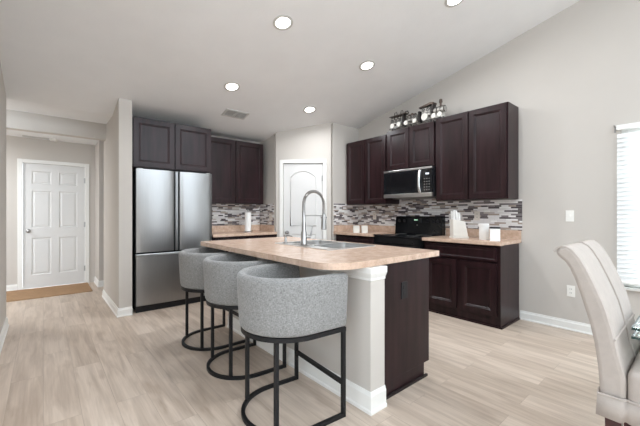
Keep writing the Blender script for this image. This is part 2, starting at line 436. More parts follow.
# pantry: a corner closet with a diagonal wall holding the door
dlen = math.hypot(QX-PX, QY-PY); ang = math.atan2(QY-PY, QX-PX)
struct(MB().box(PX, PX+0.1, PY+0.04, YB, 0, 2.62).build('wall_pantry_left', 'wall'))
struct(MB().box(QX+0.04, XR, QY, QY+0.1, 0, 2.74).build('wall_pantry_right', 'wall'))
RD = Matrix.Translation((PX, PY, 0)) @ Matrix.Rotation(ang, 4, 'Z')   # local x along the wall, -y outwards
D0, D1, DH = 0.118, 0.772, 2.03
pw = MB()
pw.box(0, D0, 0, 0.1, 0, 2.78); pw.box(D1, dlen, 0, 0.1, 0, 2.78); pw.box(D0, D1, 0, 0.1, DH, 2.78)
o = pw.build('wall_pantry_front', 'wall'); o.matrix_world = RD; struct(o)
# stub wall left of the refrigerator, header over the hall, hall walls
struct(MB().box(0.672, 0.812, 4.446, 5.70, 0, 2.66, 0.004).build('wall_stub', 'wall'))
struct(MB().box(-2.6, 0.672, 5.42, 5.54, 2.245, 2.60).build('wall_header', 'wall'))
struct(MB().box(0.70, 1.70, 6.48, 7.0, 0, 2.42, 0.004).build('wall_hall_right', 'wall'))
HB0, HB1, HBH = -0.255, 0.555, 2.02
hw = MB(); hw.box(-2.6, HB0, 7.0, 7.1, 0, 2.5); hw.box(HB1, 1.7, 7.0, 7.1, 0, 2.5); hw.box(HB0, HB1, 7.0, 7.1, HBH, 2.5)
struct(hw.build('wall_hall_back', 'wall'))
struct(MB().box(1.60, 1.70, 5.17, 6.48, 0, 2.5).build('wall_hall_end', 'wall'))
struct(MB().box(-2.6, -2.5, 4.86, 7.0, 0, 2.5).build('wall_hall_left', 'wall'))
struct(MB().box(-0.43, -0.305, 1.5, 4.86, 0, 3.3).build('wall_left', 'wall'))
# the rest of the room behind the camera: unseen rear wall with an opening added to streak the refrigerator's reflections, right and left walls running on
rw_ = MB(); rw_.box(-3.3, 2.85, -4.2, -4.1, 0, 2.9); rw_.box(4.0, XR+T, -4.2, -4.1, 0, 2.9); rw_.box(2.85, 4.0, -4.2, -4.1, 2.15, 2.9)
struct(rw_.build('wall_rear', 'wall'))
struct(MB().box(XR, XR+T, -4.1, YC, 0, 2.9).build('wall_right_rear', 'wall'))
# baseboards (profiled: base, cap bead, shoe)
def base_run(name, pts, closed=False, h=0.10, label=None):
    """pts: plan polyline; the room lies on the left-hand side normal given by (nx,ny) = rot90"""
    path = []
    n = len(pts)
    for i, p in enumerate(pts):
        ns = []
        if i > 0:
            d = Vector((p[0]-pts[i-1][0], p[1]-pts[i-1][1])).normalized(); ns.append(Vector((-d.y, d.x)))
        if i < n-1:
            d = Vector((pts[i+1][0]-p[0], pts[i+1][1]-p[1])).normalized(); ns.append(Vector((-d.y, d.x)))
        v = ns[0] if len(ns) == 1 else (ns[0]+ns[1]) / (1+ns[0].dot(ns[1]))
        path.append((p[0], p[1], v.x, v.y))
    pr = [(0.0, 0.0), (0.021, 0.0), (0.021, 0.010), (0.013, 0.018), (0.013, h-0.025), (0.008, h-0.015), (0.006, h), (0.0, h)]
    m = MB(); m.sweep(path, pr); return struct(m.build(name, 'trim'))
base_run('baseboard_right', [(XR, YC), (XR, 1.385)])
base_run('baseboard_stub', [(0.812, 4.446), (0.672, 4.446), (0.672, 5.70), (0.812, 5.70)])
base_run('baseboard_hall_right', [(1.6, 6.48), (0.70, 6.48), (0.70, 7.0)])
base_run('baseboard_hall_back', [(HB0-0.06, 7.0), (-2.5, 7.0)])
base_run('baseboard_left', [(-0.43, 4.86), (-0.305, 4.86), (-0.305, 1.5)])
# window in the right wall
wf = MB()
wf.box(XR+0.03, XR+0.09, WY0, WY0+0.05, WZ0, WZ1, 0.004); wf.box(XR+0.03, XR+0.09, WY1-0.05, WY1, WZ0, WZ1, 0.004)
wf.box(XR+0.03, XR+0.09, WY0+0.05, WY1-0.05, WZ1-0.05, WZ1, 0.004); wf.box(XR+0.03, XR+0.09, WY0+0.05, WY1-0.05, WZ0, WZ0+0.05, 0.004)
wf.box(XR+0.04, XR+0.08, WY0+0.05, WY1-0.05, 1.25, 1.29, 0.004)
wroot = struct(wf.build('window_1', 'trim'))
MB().box(XR+0.055, XR+0.061, WY0+0.05, WY1-0.05, WZ0+0.05, WZ1-0.05).build('pane', 'glass', wroot)
MB().box(XR-0.03, XR+0.03, WY0-0.03, WY1+0.03, WZ0-0.025, WZ0, 0.006).build('window_sill', 'trim', wroot)
# doors
def casing(m, x0, x1, h, w=0.058, t_=0.016):
    m.box(x0-w, x0, -t_, 0, 0, h+w, 0.005); m.box(x1, x1+w, -t_, 0, 0, h+w, 0.005); m.box(x0, x1, -t_, 0, h, h+w, 0.005)
    return m
def knob(parent, x, z, y=-0.002):
    k = MB(); k.cyl((x, y, z), (x, y-0.010, z), 0.031, bev=0.003); k.cyl((x, y-0.01, z), (x, y-0.038, z), 0.011)
    k.sphere((x, y-0.052, z), 0.027, (1, 0.78, 1)); return k.build('door_knob', 'chrome', parent, True, label='round satin nickel door knob')
def hinges(parent, x, zs):
    for z in zs:
        h = MB(); h.cyl((x, -0.012, z-0.045), (x, -0.012, z+0.045), 0.0075, seg=10); h.box(x-0.012, x+0.012, -0.008, 0.0, z-0.042, z+0.042)
        h.build('hinge', 'chrome', parent, True)
RH = Matrix.Translation((0, 7.0, 0))
dw = HB1-HB0-0.008
dm = MB(); st = 0.105; mid = 0.10; pwid = (dw-2*st-mid)/2; x2 = st+pwid+mid
cells = []
for a in (st, x2):
    cells += [(a, a+pwid, 0.21, 0.81), (a, a+pwid, 0.97, 1.57), (a, a+pwid, 1.68, 1.89)]
dm.panels(dw, HBH-0.012, 0.035, cells, [(0.012, 0.009), (0.022, 0.009), (0.04, 0.003)], HB0+0.004, 0.008, 0.012)
d1 = struct(dm.build('door_1', 'door')); d1.location = (0, 7.0, 0)
knob(d1, HB0+0.07, 0.93, 0.012); hinges(d1, HB1-0.006, (0.26, 1.02, 1.78))
cs = casing(MB(), HB0, HB1, HBH).build('door_frame', 'trim', d1)
# pantry door with an arched upper panel
dw2 = D1-D0-0.008
pm = MB(); pm.panels(dw2, DH-0.012, 0.035, [(0.115, dw2-0.115, 0.22, 0.87)], [(0.012, 0.009), (0.022, 0.009), (0.042, 0.003)], D0+0.004, 0.008, 0.012)
# arched panel: closed moulding loop and raised field
xa, xb, za, zb, rise = D0+0.119, D1-0.119, 1.01, 1.80, 0.105
def arch(ins):
    a, b, lo = xa+ins, xb-ins, za+ins
    hw_ = (b-a)/2; R = (hw_*hw_+rise*rise)/(2*rise); cx, cz = (a+b)/2, zb-ins+rise-R
    h0 = math.asin(hw_/R)
    return [(a, lo), (b, lo)] + [(cx+R*math.sin(h0-2*h0*k/16), cz+R*math.cos(h0-2*h0*k/16)) for k in range(17)]
pm.tube([(x, 0.011, z) for x, z in arch(0.0)], 0.010, seg=8, closed=True)
pm.prism([(x, z) for x, z in arch(0.045)], 0, 0.007, mtx=Matrix(((1, 0, 0, 0), (0, 0, -1, 0.013), (0, 1, 0, 0), (0, 0, 0, 1))))
d2 = struct(pm.build('door_2', 'door', smooth=30)); d2.matrix_world = RD
knob(d2, D0+0.065, 0.90, 0.012); hinges(d2, D1-0.006, (0.26, 1.02, 1.78))
casing(MB(), D0, D1, DH).build('door_frame', 'trim', d2)
# island knee wall with end post, capital and base
KX0, KX1, KY0, KY1 = 1.514, 1.648, 1.315, 3.30
struct(MB().box(KX0, KX1, KY0, KY1, 0, 0.883, 0.003).build('wall_island', 'wall'))
base_run('baseboard_island', [(KX0, KY1), (KX0, KY0), (KX1, KY0)], h=0.13) if False else None
path = [(KX0, KY1, -1, 0), (KX0, KY0, -1, -1), (KX1+0.0, KY0, 0, -1)]
m_ = MB(); m_.sweep(path, [(0, 0), (0.018, 0), (0.018, 0.018), (0.012, 0.026), (0.012, 0.105), (0.007, 0.118), (0.004, 0.13), (0, 0.13)]); struct(m_.build('baseboard_island', 'trim'))
m_ = MB(); m_.sweep(path, [(0, 0.80), (0.006, 0.805), (0.006, 0.818), (0.014, 0.835), (0.020, 0.85), (0.020, 0.883), (0, 0.883)]); struct(m_.build('trim_1', 'trim'))
# tile bands (mosaic) on the three walls
struct(MB().box(XR-0.008, XR, 1.365, 2.292, 1.016, 1.372).box(XR-0.008, XR, 2.292, 3.055, 0.90, 1.43).box(XR-0.008, XR, 3.055, QY-0.008, 1.016, 1.372).build('trim_2', 'tileY'))
struct(MB().box(QX+0.06, XR-0.008, QY-0.008, QY, 1.016, 1.372).build('trim_3', 'tileX'))
struct(MB().box(1.80, PX-0.008, YB-0.008, YB, 1.016, 1.372).build('trim_4', 'tileX'))
struct(MB().box(PX-0.008, PX, 4.62, YB-0.008, 1.016, 1.372).build('trim_5', 'tileY'))

# ------------------------------------------------------------------ cabinets
DR = [(0.006, 0.003), (0.010, 0.010), (0.022, 0.010)]
def cab_door(w, h, x, z, y, parent, name='door', st=0.058):
    m = MB(); m.panels(w, h, 0.02, [(st, w-st, st, h-st)], [(0.005, 0.005), (0.013, 0.006), (0.020, 0.013)], x, z, y)
    return m.build(name, 'espresso', parent)
def wall_cab(label, loc, rz, w, d, z0, z1, ndoor=2, group=None):
    """local x 0..w, front at local y=-d, back at 0"""
    t_ = thing('wall_cabinet', label, 'cabinet', (loc[0], loc[1], z0), rz, group)
    h = z1-z0
    MB().box(0, w, -d+0.022, -0.003, 0, h, 0.002).build('body', 'espresso', t_)
    g = 0.014; mg = 0.012
    dwid = (w-2*mg-(ndoor-1)*g)/ndoor
    for k in range(ndoor): cab_door(dwid, h-2*mg, mg+k*(dwid+g), mg, -d, t_)
    return t_
def base_cab(label, loc, rz, w, d, layout, top=0.874, toe=0.012, endpanel=None):
    t_ = thing('base_cabinet', label, 'cabinet', loc, rz)
    m = MB(); m.box(0, w, -d+0.022, -0.024, 0.10, top, 0.002); m.build('body', 'espresso', t_)
    MB().box(0.002, w-0.002, -d+0.022+toe, -0.01, 0, 0.10).build('toe_kick', 'espresso', t_)
    for kind, x0, x1, z0, z1 in layout:
        if kind == 'door': cab_door(x1-x0, z1-z0, x0, z0, -d, t_)
        else:
            m = MB(); m.panels(x1-x0, z1-z0, 0.02, [(0.022, x1-x0-0.022, 0.022, z1-z0-0.022)], [(0.008, 0.004)], x0, z0, -d)
            m.build('drawer', 'espresso', t_)
    return t_
RZ = -PI/2
g_ = 'upper cabinets'
# right wall uppers: local x runs toward the camera
wall_cab('tall two-door dark wood wall cabinet at the right end, above the knife block', (XR, 2.265), RZ, 2.265-1.402, 0.328, 1.375, 2.438)
wall_cab('short dark wood wall cabinet directly above the microwave', (XR, 3.052), RZ, 3.052-2.270, 0.328, 1.835, 2.418)
wall_cab('dark two-door wall cabinet left of the microwave, nearest the pantry door', (XR, 3.893), RZ, 3.893-3.058, 0.328, 1.356, 2.384)
# back wall uppers
wall_cab('wide dark wood wall cabinet above the refrigerator', (0.815, YB), 0, 1.790-0.815, YB-4.455, 1.777, 2.388)
wall_cab('dark two-door wall cabinet on the back wall right of the refrigerator', (1.793, YB), 0, 2.80-1.793, YB-4.755, 1.366, 2.362)
# right wall base: one wide drawer above two doors
w1 = 2.288-1.395
bc = base_cab('dark base cabinet with wide drawer, right of the black range', (XR, 2.288, 0), RZ, w1, XR-3.628,
         [('drawer', 0.03, w1-0.03, 0.702, 0.846), ('door', 0.03, w1/2-0.02, 0.125, 0.680), ('door', w1/2+0.02, w1-0.03, 0.125, 0.680)])
e = MB(); e.box(w1, w1+0.004, -(XR-3.628)+0.022, -0.024, 0, 0.874); e.tube([(w1+0.008, -(XR-3.628)+0.026, 0.009), (w1+0.008, -0.03, 0.009)], 0.009, square=True); e.tube([(0.01, -(XR-3.628)+0.028, 0.009), (w1+0.016, -(XR-3.628)+0.028, 0.009)], 0.008, square=True)
e.build('end_panel', 'espresso', bc)
w2 = QY-0.01-3.062
base_cab('dark base cabinet left of the range beside the pantry', (XR, QY-0.01, 0), RZ, w2, XR-3.628,
         [('drawer', 0.03, w2-0.03, 0.702, 0.846), ('door', 0.03, w2/2-0.02, 0.125, 0.680), ('door', w2/2+0.02, w2-0.03, 0.125, 0.680)])
w3 = PX-0.012-1.83
base_cab('dark base cabinet against the back wall right of the refrigerator', (1.83, YB-0.01, 0), 0, w3, YB-4.50,
         [('drawer', 0.03, w3/2-0.02, 0.702, 0.846), ('drawer', w3/2+0.02, w3-0.03, 0.702, 0.846), ('door', 0.03, w3/2-0.02, 0.125, 0.680), ('door', w3/2+0.02, w3-0.03, 0.125, 0.680)])
# island cabinet: doors face the range (+X), plain dark end panel toward the camera
IX1, IY0, IY1 = 2.212, 1.372, 3.29
il = thing('island_cabinet', 'dark wood kitchen island cabinet with plain end panel and black outlet', 'cabinet', (KX1+0.004, IY0, 0))
iw, idp = IX1-KX1-0.004, IY1-IY0
MB().box(0, iw, 0, 0.02, 0.10, 0.883).box(0, iw, 0.02, 0.04, 0.1, 0.883).box(0, iw, idp-0.02, idp, 0.1, 0.883).box(0, 0.02, 0.04, idp-0.02, 0.1, 0.883).box(0.02, iw, 0.04, idp-0.02, 0.1, 0.12).box(iw-0.02, iw, 0.04, idp-0.02, 0.1, 0.883).build('body', 'espresso', il)
MB().box(0, iw-0.07, 0.0, idp, 0, 0.10).build('toe_kick', 'espresso', il)
pn = MB(); pn.box(0, iw+0.022, -0.010, 0.0, 0.10, 0.883, 0.001); pn.box(0, iw-0.045, -0.010, 0.0, 0, 0.10); pn.build('end_panel', 'espresso', il)
MB().tube([(0.0, -0.0185, 0.008), (iw-0.02, -0.0185, 0.008)], 0.0078, square=True).build('shoe_moulding', 'espresso_dark', il)
nd = 4; dww = (idp-0.05)/nd
for k in range(nd):
    m = MB(); m.panels(dww-0.02, 0.56, 0.02, [(0.055, dww-0.075, 0.055, 0.505)], [(0.004, 0.004), (0.010, 0.006), (0.014, 0.011)])
    d = m.build('door', 'espresso', il); d.rotation_euler = (0, 0, PI/2); d.location = (iw+0.021, 0.03+k*dww, 0.12)
    m = MB(); m.panels(dww-0.02, 0.145, 0.02, [(0.022, dww-0.042, 0.022, 0.123)], [(0.008, 0.004)])
    d = m.build('drawer', 'espresso', il); d.rotation_euler = (0, 0, PI/2); d.location = (iw+0.021, 0.03+k*dww, 0.70)
# worktops
def counter(name, label, z0, z1, poly, extra=None):
    m = MB(); m.prism(poly, z0, z1, 0.004)
    o = tag(m.build(name, 'counter'), label, 'countertop')
    if extra:
        b_ = MB()
        for b in extra: b_.box(*b, 0.003)
        b_.build('backsplash', 'counter', o)
    return o
CF = 3.595
counter('countertop', 'tan laminate countertop with knife block and canisters, right of the range', 0.876, 0.914, [(CF, 1.372), (XR-0.001, 1.372), (XR-0.001, 2.290), (CF, 2.290)], [(XR-0.021, XR-0.001, 1.372, 2.290, 0.914, 1.016)])
counter('countertop', 'tan laminate countertop left of the range holding two small white jars', 0.876, 0.914, [(CF, 3.060), (XR-0.001, 3.060), (XR-0.001, QY-0.001), (QX+0.05, QY-0.001), (CF, QY-0.03)], [(XR-0.021, XR-0.001, 3.060, QY-0.001, 0.914, 1.016), (QX+0.06, XR-0.021, QY-0.021, QY-0.001, 0.914, 1.016)])
counter('countertop', 'tan laminate countertop on the back wall under the paper towel roll', 0.876, 0.914, [(1.812, 4.455), (PX-0.001, 4.60), (PX-0.001, YB-0.001), (1.812, YB-0.001)] if False else [(1.812, 4.455), (PX-0.05, 4.455), (PX-0.001, 4.52), (PX-0.001, YB-0.001), (1.812, YB-0.001)], [(1.812, PX-0.021, YB-0.021, YB-0.001, 0.914, 1.016), (PX-0.021, PX-0.001, 4.60, YB-0.001, 0.914, 1.016)])
# island worktop: rounded near corners, sink cut-out
TX0, TX1, TY0, TY1, TZ0, TZ1 = 1.222, 2.345, 1.335, 3.372, 0.885, 0.925
def rr(x0, x1, y0, y1, rs, n=10):
    out = []
    for (cx, cy, r, a0) in ((x1-rs[1], y0+rs[1], rs[1], -PI/2), (x1-rs[2], y1-rs[2], rs[2], 0), (x0+rs[3], y1-rs[3], rs[3], PI/2), (x0+rs[0], y0+rs[0], rs[0], PI)):
        for k in range(n+1): a = a0+PI/2*k/n; out.append((cx+r*math.cos(a), cy+r*math.sin(a)))
    return out
SX0, SX1, SY0, SY1 = 1.690, 2.255, 1.885, 2.690      # sink rim
def holed(outer, holes, z0, z1):
    t = bmesh.new(); ed = []
    for lp in [outer]+holes:
        vs = [t.verts.new((x, y, z0)) for x, y in lp]
        ed += [t.edges.new((vs[i], vs[(i+1) % len(vs)])) for i in range(len(vs))]
    bmesh.ops.triangle_fill(t, use_beauty=True, use_dissolve=False, edges=ed)
    fs = t.faces[:]
    r = bmesh.ops.extrude_face_region(t, geom=fs)
    for v in [g for g in r['geom'] if isinstance(g, bmesh.types.BMVert)]: v.co.z = z1
    bmesh.ops.recalc_face_normals(t, faces=t.faces[:])
    return t
m_ = MB(); m_._add(holed(rr(TX0, TX1, TY0, TY1, (0.20, 0.012, 0.012, 0.05)), [[(SX0+.02, SY0+.02), (SX1-.02, SY0+.02), (SX1-.02, SY1-.02), (SX0+.02, SY1-.02)]], TZ0, TZ1))
tag(m_.build('island_countertop', 'counter'), 'large tan laminate island top with rounded corner and sink cut-out', 'countertop')
# sink
sk = thing('kitchen_sink', 'stainless double-bowl drop-in sink in the island top', 'sink', (SX0, SY0, TZ1))
sw, sd = SX1-SX0, SY1-SY0
b0 = (0.115, sw-0.035, 0.035, sd/2-0.02); b1 = (0.115, sw-0.035, sd/2+0.02, sd-0.035)
rc = lambda b: rr(b[0], b[1], b[2], b[3], (0.05,)*4, 5)
m_ = MB(); m_._add(holed(rr(0, sw, 0, sd, (0.03,)*4, 5), [rc(b0), rc(b1)], 0.0, 0.006)); m_.build('rim', 'steel_h', sk)
for b in (b0, b1):
    t = bmesh.new(); lp = rc(b); cx, cy = (b[0]+b[1])/2, (b[2]+b[3])/2
    lv = [(0.004, 1.0), (-0.12, 0.985), (-0.165, 0.93), (-0.175, 0.85)]
    rg = [[t.verts.new((cx+(x-cx)*s_, cy+(y-cy)*s_, z)) for x, y in lp] for z, s_ in lv]
    for A, B in zip(rg, rg[1:]):
        for i in range(len(A)): t.faces.new((A[i], A[(i+1) % len(A)], B[(i+1) % len(A)], B[i]))
    t.faces.new(rg[-1]); bmesh.ops.recalc_face_normals(t, faces=t.faces[:])
    for f in t.faces: f.normal_flip()
    m_ = MB(); m_._add(t); bo = m_.build('bowl', 'steel_h', sk, 50)
    MB().cyl((cx, cy, -0.174), (cx, cy, -0.171), 0.045).build('drain', 'chrome', bo)
# faucet: spring pull-down
FX, FY, FZ = 1.768, 2.315, TZ1+0.006
fa = thing('kitchen_faucet', 'tall brushed nickel spring pull-down faucet on the island sink', 'faucet', (FX, FY, FZ))
m_ = MB(); m_.box(-0.032, 0.032, -0.13, 0.13, 0, 0.005, 0.002); m_.build('deck_plate', 'chrome', fa, True)
MB().lathe([(0, 0.005), (0.028, 0.005), (0.030, 0.012), (0.0255, 0.02), (0.0255, 0.115), (0.018, 0.125), (0.018, 0.20), (0.0145, 0.205), (0.0145, 0.30), (0, 0.30)]).build('column', 'chrome', fa, True)
def arc_pts(n):
    P = []
    for k in range(n+1):
        a = PI - PI*k/n; P.append(Vector((0.118+0.118*math.cos(a), 0, 0.365+0.118*math.sin(a))))
    return [Vector((0, 0, 0.30)), Vector((0, 0, 0.33))] + P + [Vector((0.236, 0, 0.33)), Vector((0.236, 0, 0.27))]
hp = arc_pts(20)
MB().tube(hp, 0.007, seg=8).build('hose', 'chrome', fa, True)
# spring coil round the hose
cum = [0]
for a, b in zip(hp, hp[1:]): cum.append(cum[-1]+(b-a).length)
def at(s_):
    for i in range(len(cum)-1):
        if s_ <= cum[i+1]: f_ = (s_-cum[i])/max(1e-9, cum[i+1]-cum[i]); return hp[i].lerp(hp[i+1], f_), (hp[i+1]-hp[i]).normalized()
    return hp[-1], (hp[-1]-hp[-2]).normalized()
co = []; L_ = cum[-1]; turns = 52
for k in range(turns*8+1):
    p, d = at(L_*k/(turns*8)); s1 = Vector((0, 1, 0)); s2 = d.cross(s1); a = 2*PI*k/8
    co.append(p+(s1*math.cos(a)+s2*math.sin(a))*0.0125)
MB().tube(co, 0.0032, seg=5).build('spring', 'chrome', fa, True)
MB().lathe([(0, 0.275), (0.015, 0.275), (0.017, 0.262), (0.022, 0.225), (0.024, 0.16), (0.025, 0.135), (0.020, 0.130), (0, 0.130)], (0.236, 0, 0)).build('spray_head', 'chrome', fa, True)
m_ = MB(); m_.tube([(0.0, 0, 0.262), (0.21, 0, 0.262)], 0.005, seg=8); m_.lathe([(0.020, 0.252), (0.030, 0.252), (0.030, 0.236), (0.020, 0.236), (0.020, 0.252)], (0.236, 0, 0)); m_.build('holder_arm', 'chrome', fa, True)
m_ = MB(); m_.cyl((0.015, -0.01, 0.075), (0.052, -0.034, 0.075), 0.015); m_.tube([(0.050, -0.033, 0.08), (0.058, -0.04, 0.12), (0.062, -0.044, 0.165)], [0.008, 0.007, 0.006], seg=8); m_.build('handle', 'chrome', fa, True)
sp_ = thing('soap_dispenser', 'small brushed nickel soap dispenser beside the faucet', 'soap dispenser', (1.752, 2.575, FZ))
MB().lathe([(0, 0), (0.024, 0), (0.024, 0.008), (0.014, 0.014), (0.012, 0.045), (0.008, 0.05), (0.008, 0.065), (0, 0.065)]).build('base', 'chrome', sp_, True)
MB().tube([(-0.02, 0, 0.07), (0.03, 0, 0.072), (0.075, 0, 0.062)], [0.011, 0.009, 0.006], seg=10).build('spout', 'chrome', sp_, True)

# ------------------------------------------------------------------ refrigerator
FRX0, FRX1, FRY = 0.853, 1.797, 4.440
fr = thing('refrigerator', 'stainless steel French-door refrigerator with bottom freezer drawer', 'refrigerator', (FRX0, FRY, 0))
fw_ = FRX1-FRX0
MB().box(0.004, fw_-0.004, 0.075, YB-FRY-0.02, 0.02, 1.735, 0.004).build('cabinet_body', 'plastic_black', fr)
MB().box(0.004, fw_-0.004, 0.04, 0.075, 0.0, 0.075, 0.003).build('kick_grille', 'plastic_black', fr)
def bowed(x0, x1, z0, z1, bow=0.012, depth=0.07, n=14, rnd=0.012):
    poly = [(x0, depth)]
    pts = []
    for k in range(n+1):
        u = k/n; x = x0+(x1-x0)*u
        y = bow*(2*u-1)**2
        pts.append((x, y))
    pts[0] = (x0, pts[0][1]+rnd); pts.insert(1, (x0+rnd*0.3, bow+rnd*0.3)); pts[-1] = (x1, pts[-1][1]+rnd); pts.insert(-1, (x1-rnd*0.3, bow+rnd*0.3))
    m = MB(); m.prism([(x0, depth)]+pts+[(x1, depth)], z0, z1, 0.0); return m
hx = fw_/2
for k, (a, b) in enumerate(((0.0, hx-0.035), (hx+0.035, fw_))):
    d = bowed(a, b, 0.735, 1.758).build('door', 'steel', fr, 35)
    sg = -1 if k == 0 else 1
    hh = MB(); xa_, xb_ = sorted((hx+sg*0.0345, hx+sg*0.0135)); hh.box(xa_, xb_, 0.034, 0.07, 0.735, 1.758)
    xa_, xb_ = sorted((hx+sg*0.0015, hx+sg*0.013))
    MB().box(xa_, xb_, 0.014, 0.07, 0.735, 1.758, 0.002).build('edge_trim', 'steel', d)
    hh.build('handle', 'plastic_black', d)
dr = bowed(0.0, fw_, 0.085, 0.690, 0.010).build('freezer_drawer', 'steel', fr, 35)
m_ = MB(); m_.box(0.0, fw_, 0.012, 0.07, 0.692, 0.712, 0.004); m_.build('handle', 'steel_h', dr)
for x in (0.05, fw_-0.05): MB().box(x-0.03, x+0.03, 0.03, 0.12, 1.759, 1.768, 0.003).build('hinge_cover', 'vent', fr)

# ------------------------------------------------------------------ microwave (over the range)
MX = 3.80
mw = thing('microwave', 'stainless and black over-the-range microwave with curved handle', 'microwave', (XR, 3.050, 1.432), RZ)
mwid, mh, md = 3.050-2.272, 0.390, XR-MX
MB().box(0, mwid, -md+0.03, -0.01, 0, mh, 0.003).build('body', 'plastic_black', mw)
d_ = MB().box(0, mwid*0.82, -md, -md+0.03, 0.055, mh-0.028, 0.003).build('door', 'glassblack', mw)
MB().box(0.04, mwid*0.62, -md-0.0015, -md, 0.085, mh-0.06).build('window', 'black', d_)
hz = [(mwid*0.775, -md-0.028+0.028*(abs(u)**3), mh*0.53+u*0.145) for u in [k/6-1 for k in range(13)]]
MB().tube(hz, 0.017, seg=10).build('handle', 'steel_bright', d_, True)
cp = MB().box(mwid*0.82+0.002, mwid, -md, -md+0.03, 0.055, mh-0.028, 0.003).build('control_panel', 'glassblack', mw)
MB().box(mwid*0.88, mwid*0.945, -md-0.0015, -md, 0.288, 0.310).build('display', 'led', cp)
for r_ in range(5):
    for c_ in range(3): MB().box(mwid*0.85+c_*0.034, mwid*0.85+c_*0.034+0.016, -md-0.001, -md, 0.085+r_*0.036, 0.094+r_*0.036).build('button', 'grey', cp)
MB().box(0, mwid, -md-0.002, -md+0.03, 0.0, 0.053, 0.003).build('bottom_trim', 'steel_h', mw)
MB().box(0, mwid, -md-0.002, -md+0.03, mh-0.026, mh, 0.003).build('top_trim', 'steel_h', mw)
MB().box(0.10, mwid-0.10, -md+0.08, -0.05, -0.012, 0.0, 0.002).build('vent_grille', 'grey', mw)

# ------------------------------------------------------------------ range
RW = 3.055-2.295
rg = thing('kitchen_range', 'black electric range with knob control panel, under the microwave', 'stove', (XR, 3.055, 0), RZ)
rd = XR-3.575
MB().box(0, RW, -rd+0.03, -0.012, 0.03, 0.895, 0.003).build('body', 'black', rg)
MB().box(0.02, RW-0.02, -rd+0.06, -0.05, 0.0, 0.03).build('base', 'plastic_black', rg)
ct = MB().box(-0.002, RW+0.002, -rd, -0.10, 0.895, 0.918, 0.006).build('cooktop', 'glassblack', rg)
for (x, y, r_) in ((0.20, -0.48, 0.105), (0.56, -0.48, 0.08), (0.20, -0.23, 0.08), (0.56, -0.23, 0.105)):
    m_ = MB(); m_.lathe([(r_-0.004, 0.918), (r_, 0.918), (r_, 0.9187), (r_-0.004, 0.9187), (r_-0.004, 0.918)], (x, y, 0)); m_.build('burner', 'grey', ct)
od = MB().box(0.004, RW-0.004, -rd+0.004, -rd+0.03, 0.27, 0.80, 0.004).build('oven_door', 'black', rg)
MB().box(0.10, RW-0.10, -rd+0.002, -rd+0.004, 0.40, 0.66).build('window', 'glassblack', od)
m_ = MB(); m_.tube([(0.06, -rd+0.01, 0.765), (0.06, -rd-0.035, 0.765), (RW-0.06, -rd-0.035, 0.765), (RW-0.06, -rd+0.01, 0.765)], 0.011, seg=10); m_.build('handle', 'black', od, True)
MB().box(0.002, RW-0.002, -rd+0.004, -rd+0.03, 0.81, 0.890, 0.004).build('front_panel', 'black', rg)
MB().box(0.004, RW-0.004, -rd+0.006, -rd+0.03, 0.06, 0.255, 0.004).build('storage_drawer', 'black', rg)
# back console, slanted
t = [(-0.105, 0.905), (-0.118, 0.925), (-0.095, 1.150), (-0.075, 1.172), (-0.014, 1.172), (-0.014, 0.905)]
m_ = MB(); m_.prism(t, 0, RW, 0.004, mtx=Matrix(((0, 0, 1, 0), (1, 0, 0, 0), (0, 1, 0, 0), (0, 0, 0, 1)))); cs_ = m_.build('control_console', 'black', rg)
for x in (0.075, 0.165, 0.545, 0.635, 0.70):
    m_ = MB(); m_.cyl((x, -0.100, 1.105), (x, -0.122, 1.102), 0.024, 0.020, bev=0.002); m_.box(x-0.003, x+0.003, -0.126, -0.120, 1.086, 1.122)
    m_.build('knob', 'plastic_black', cs_, 30)
MB().box(0.27, 0.46, -0.1075, -0.100, 1.075, 1.135, 0.001).build('display', 'glassblack', cs_)
MB().box(0.33, 0.39, -0.1085, -0.1075, 1.112, 1.126).build('clock_digits', 'ledg', cs_)
MB().cyl((0.38, -0.1125, 1.045), (0.38, -0.1085, 1.045), 0.010, seg=14).build('badge', 'chrome', cs_)

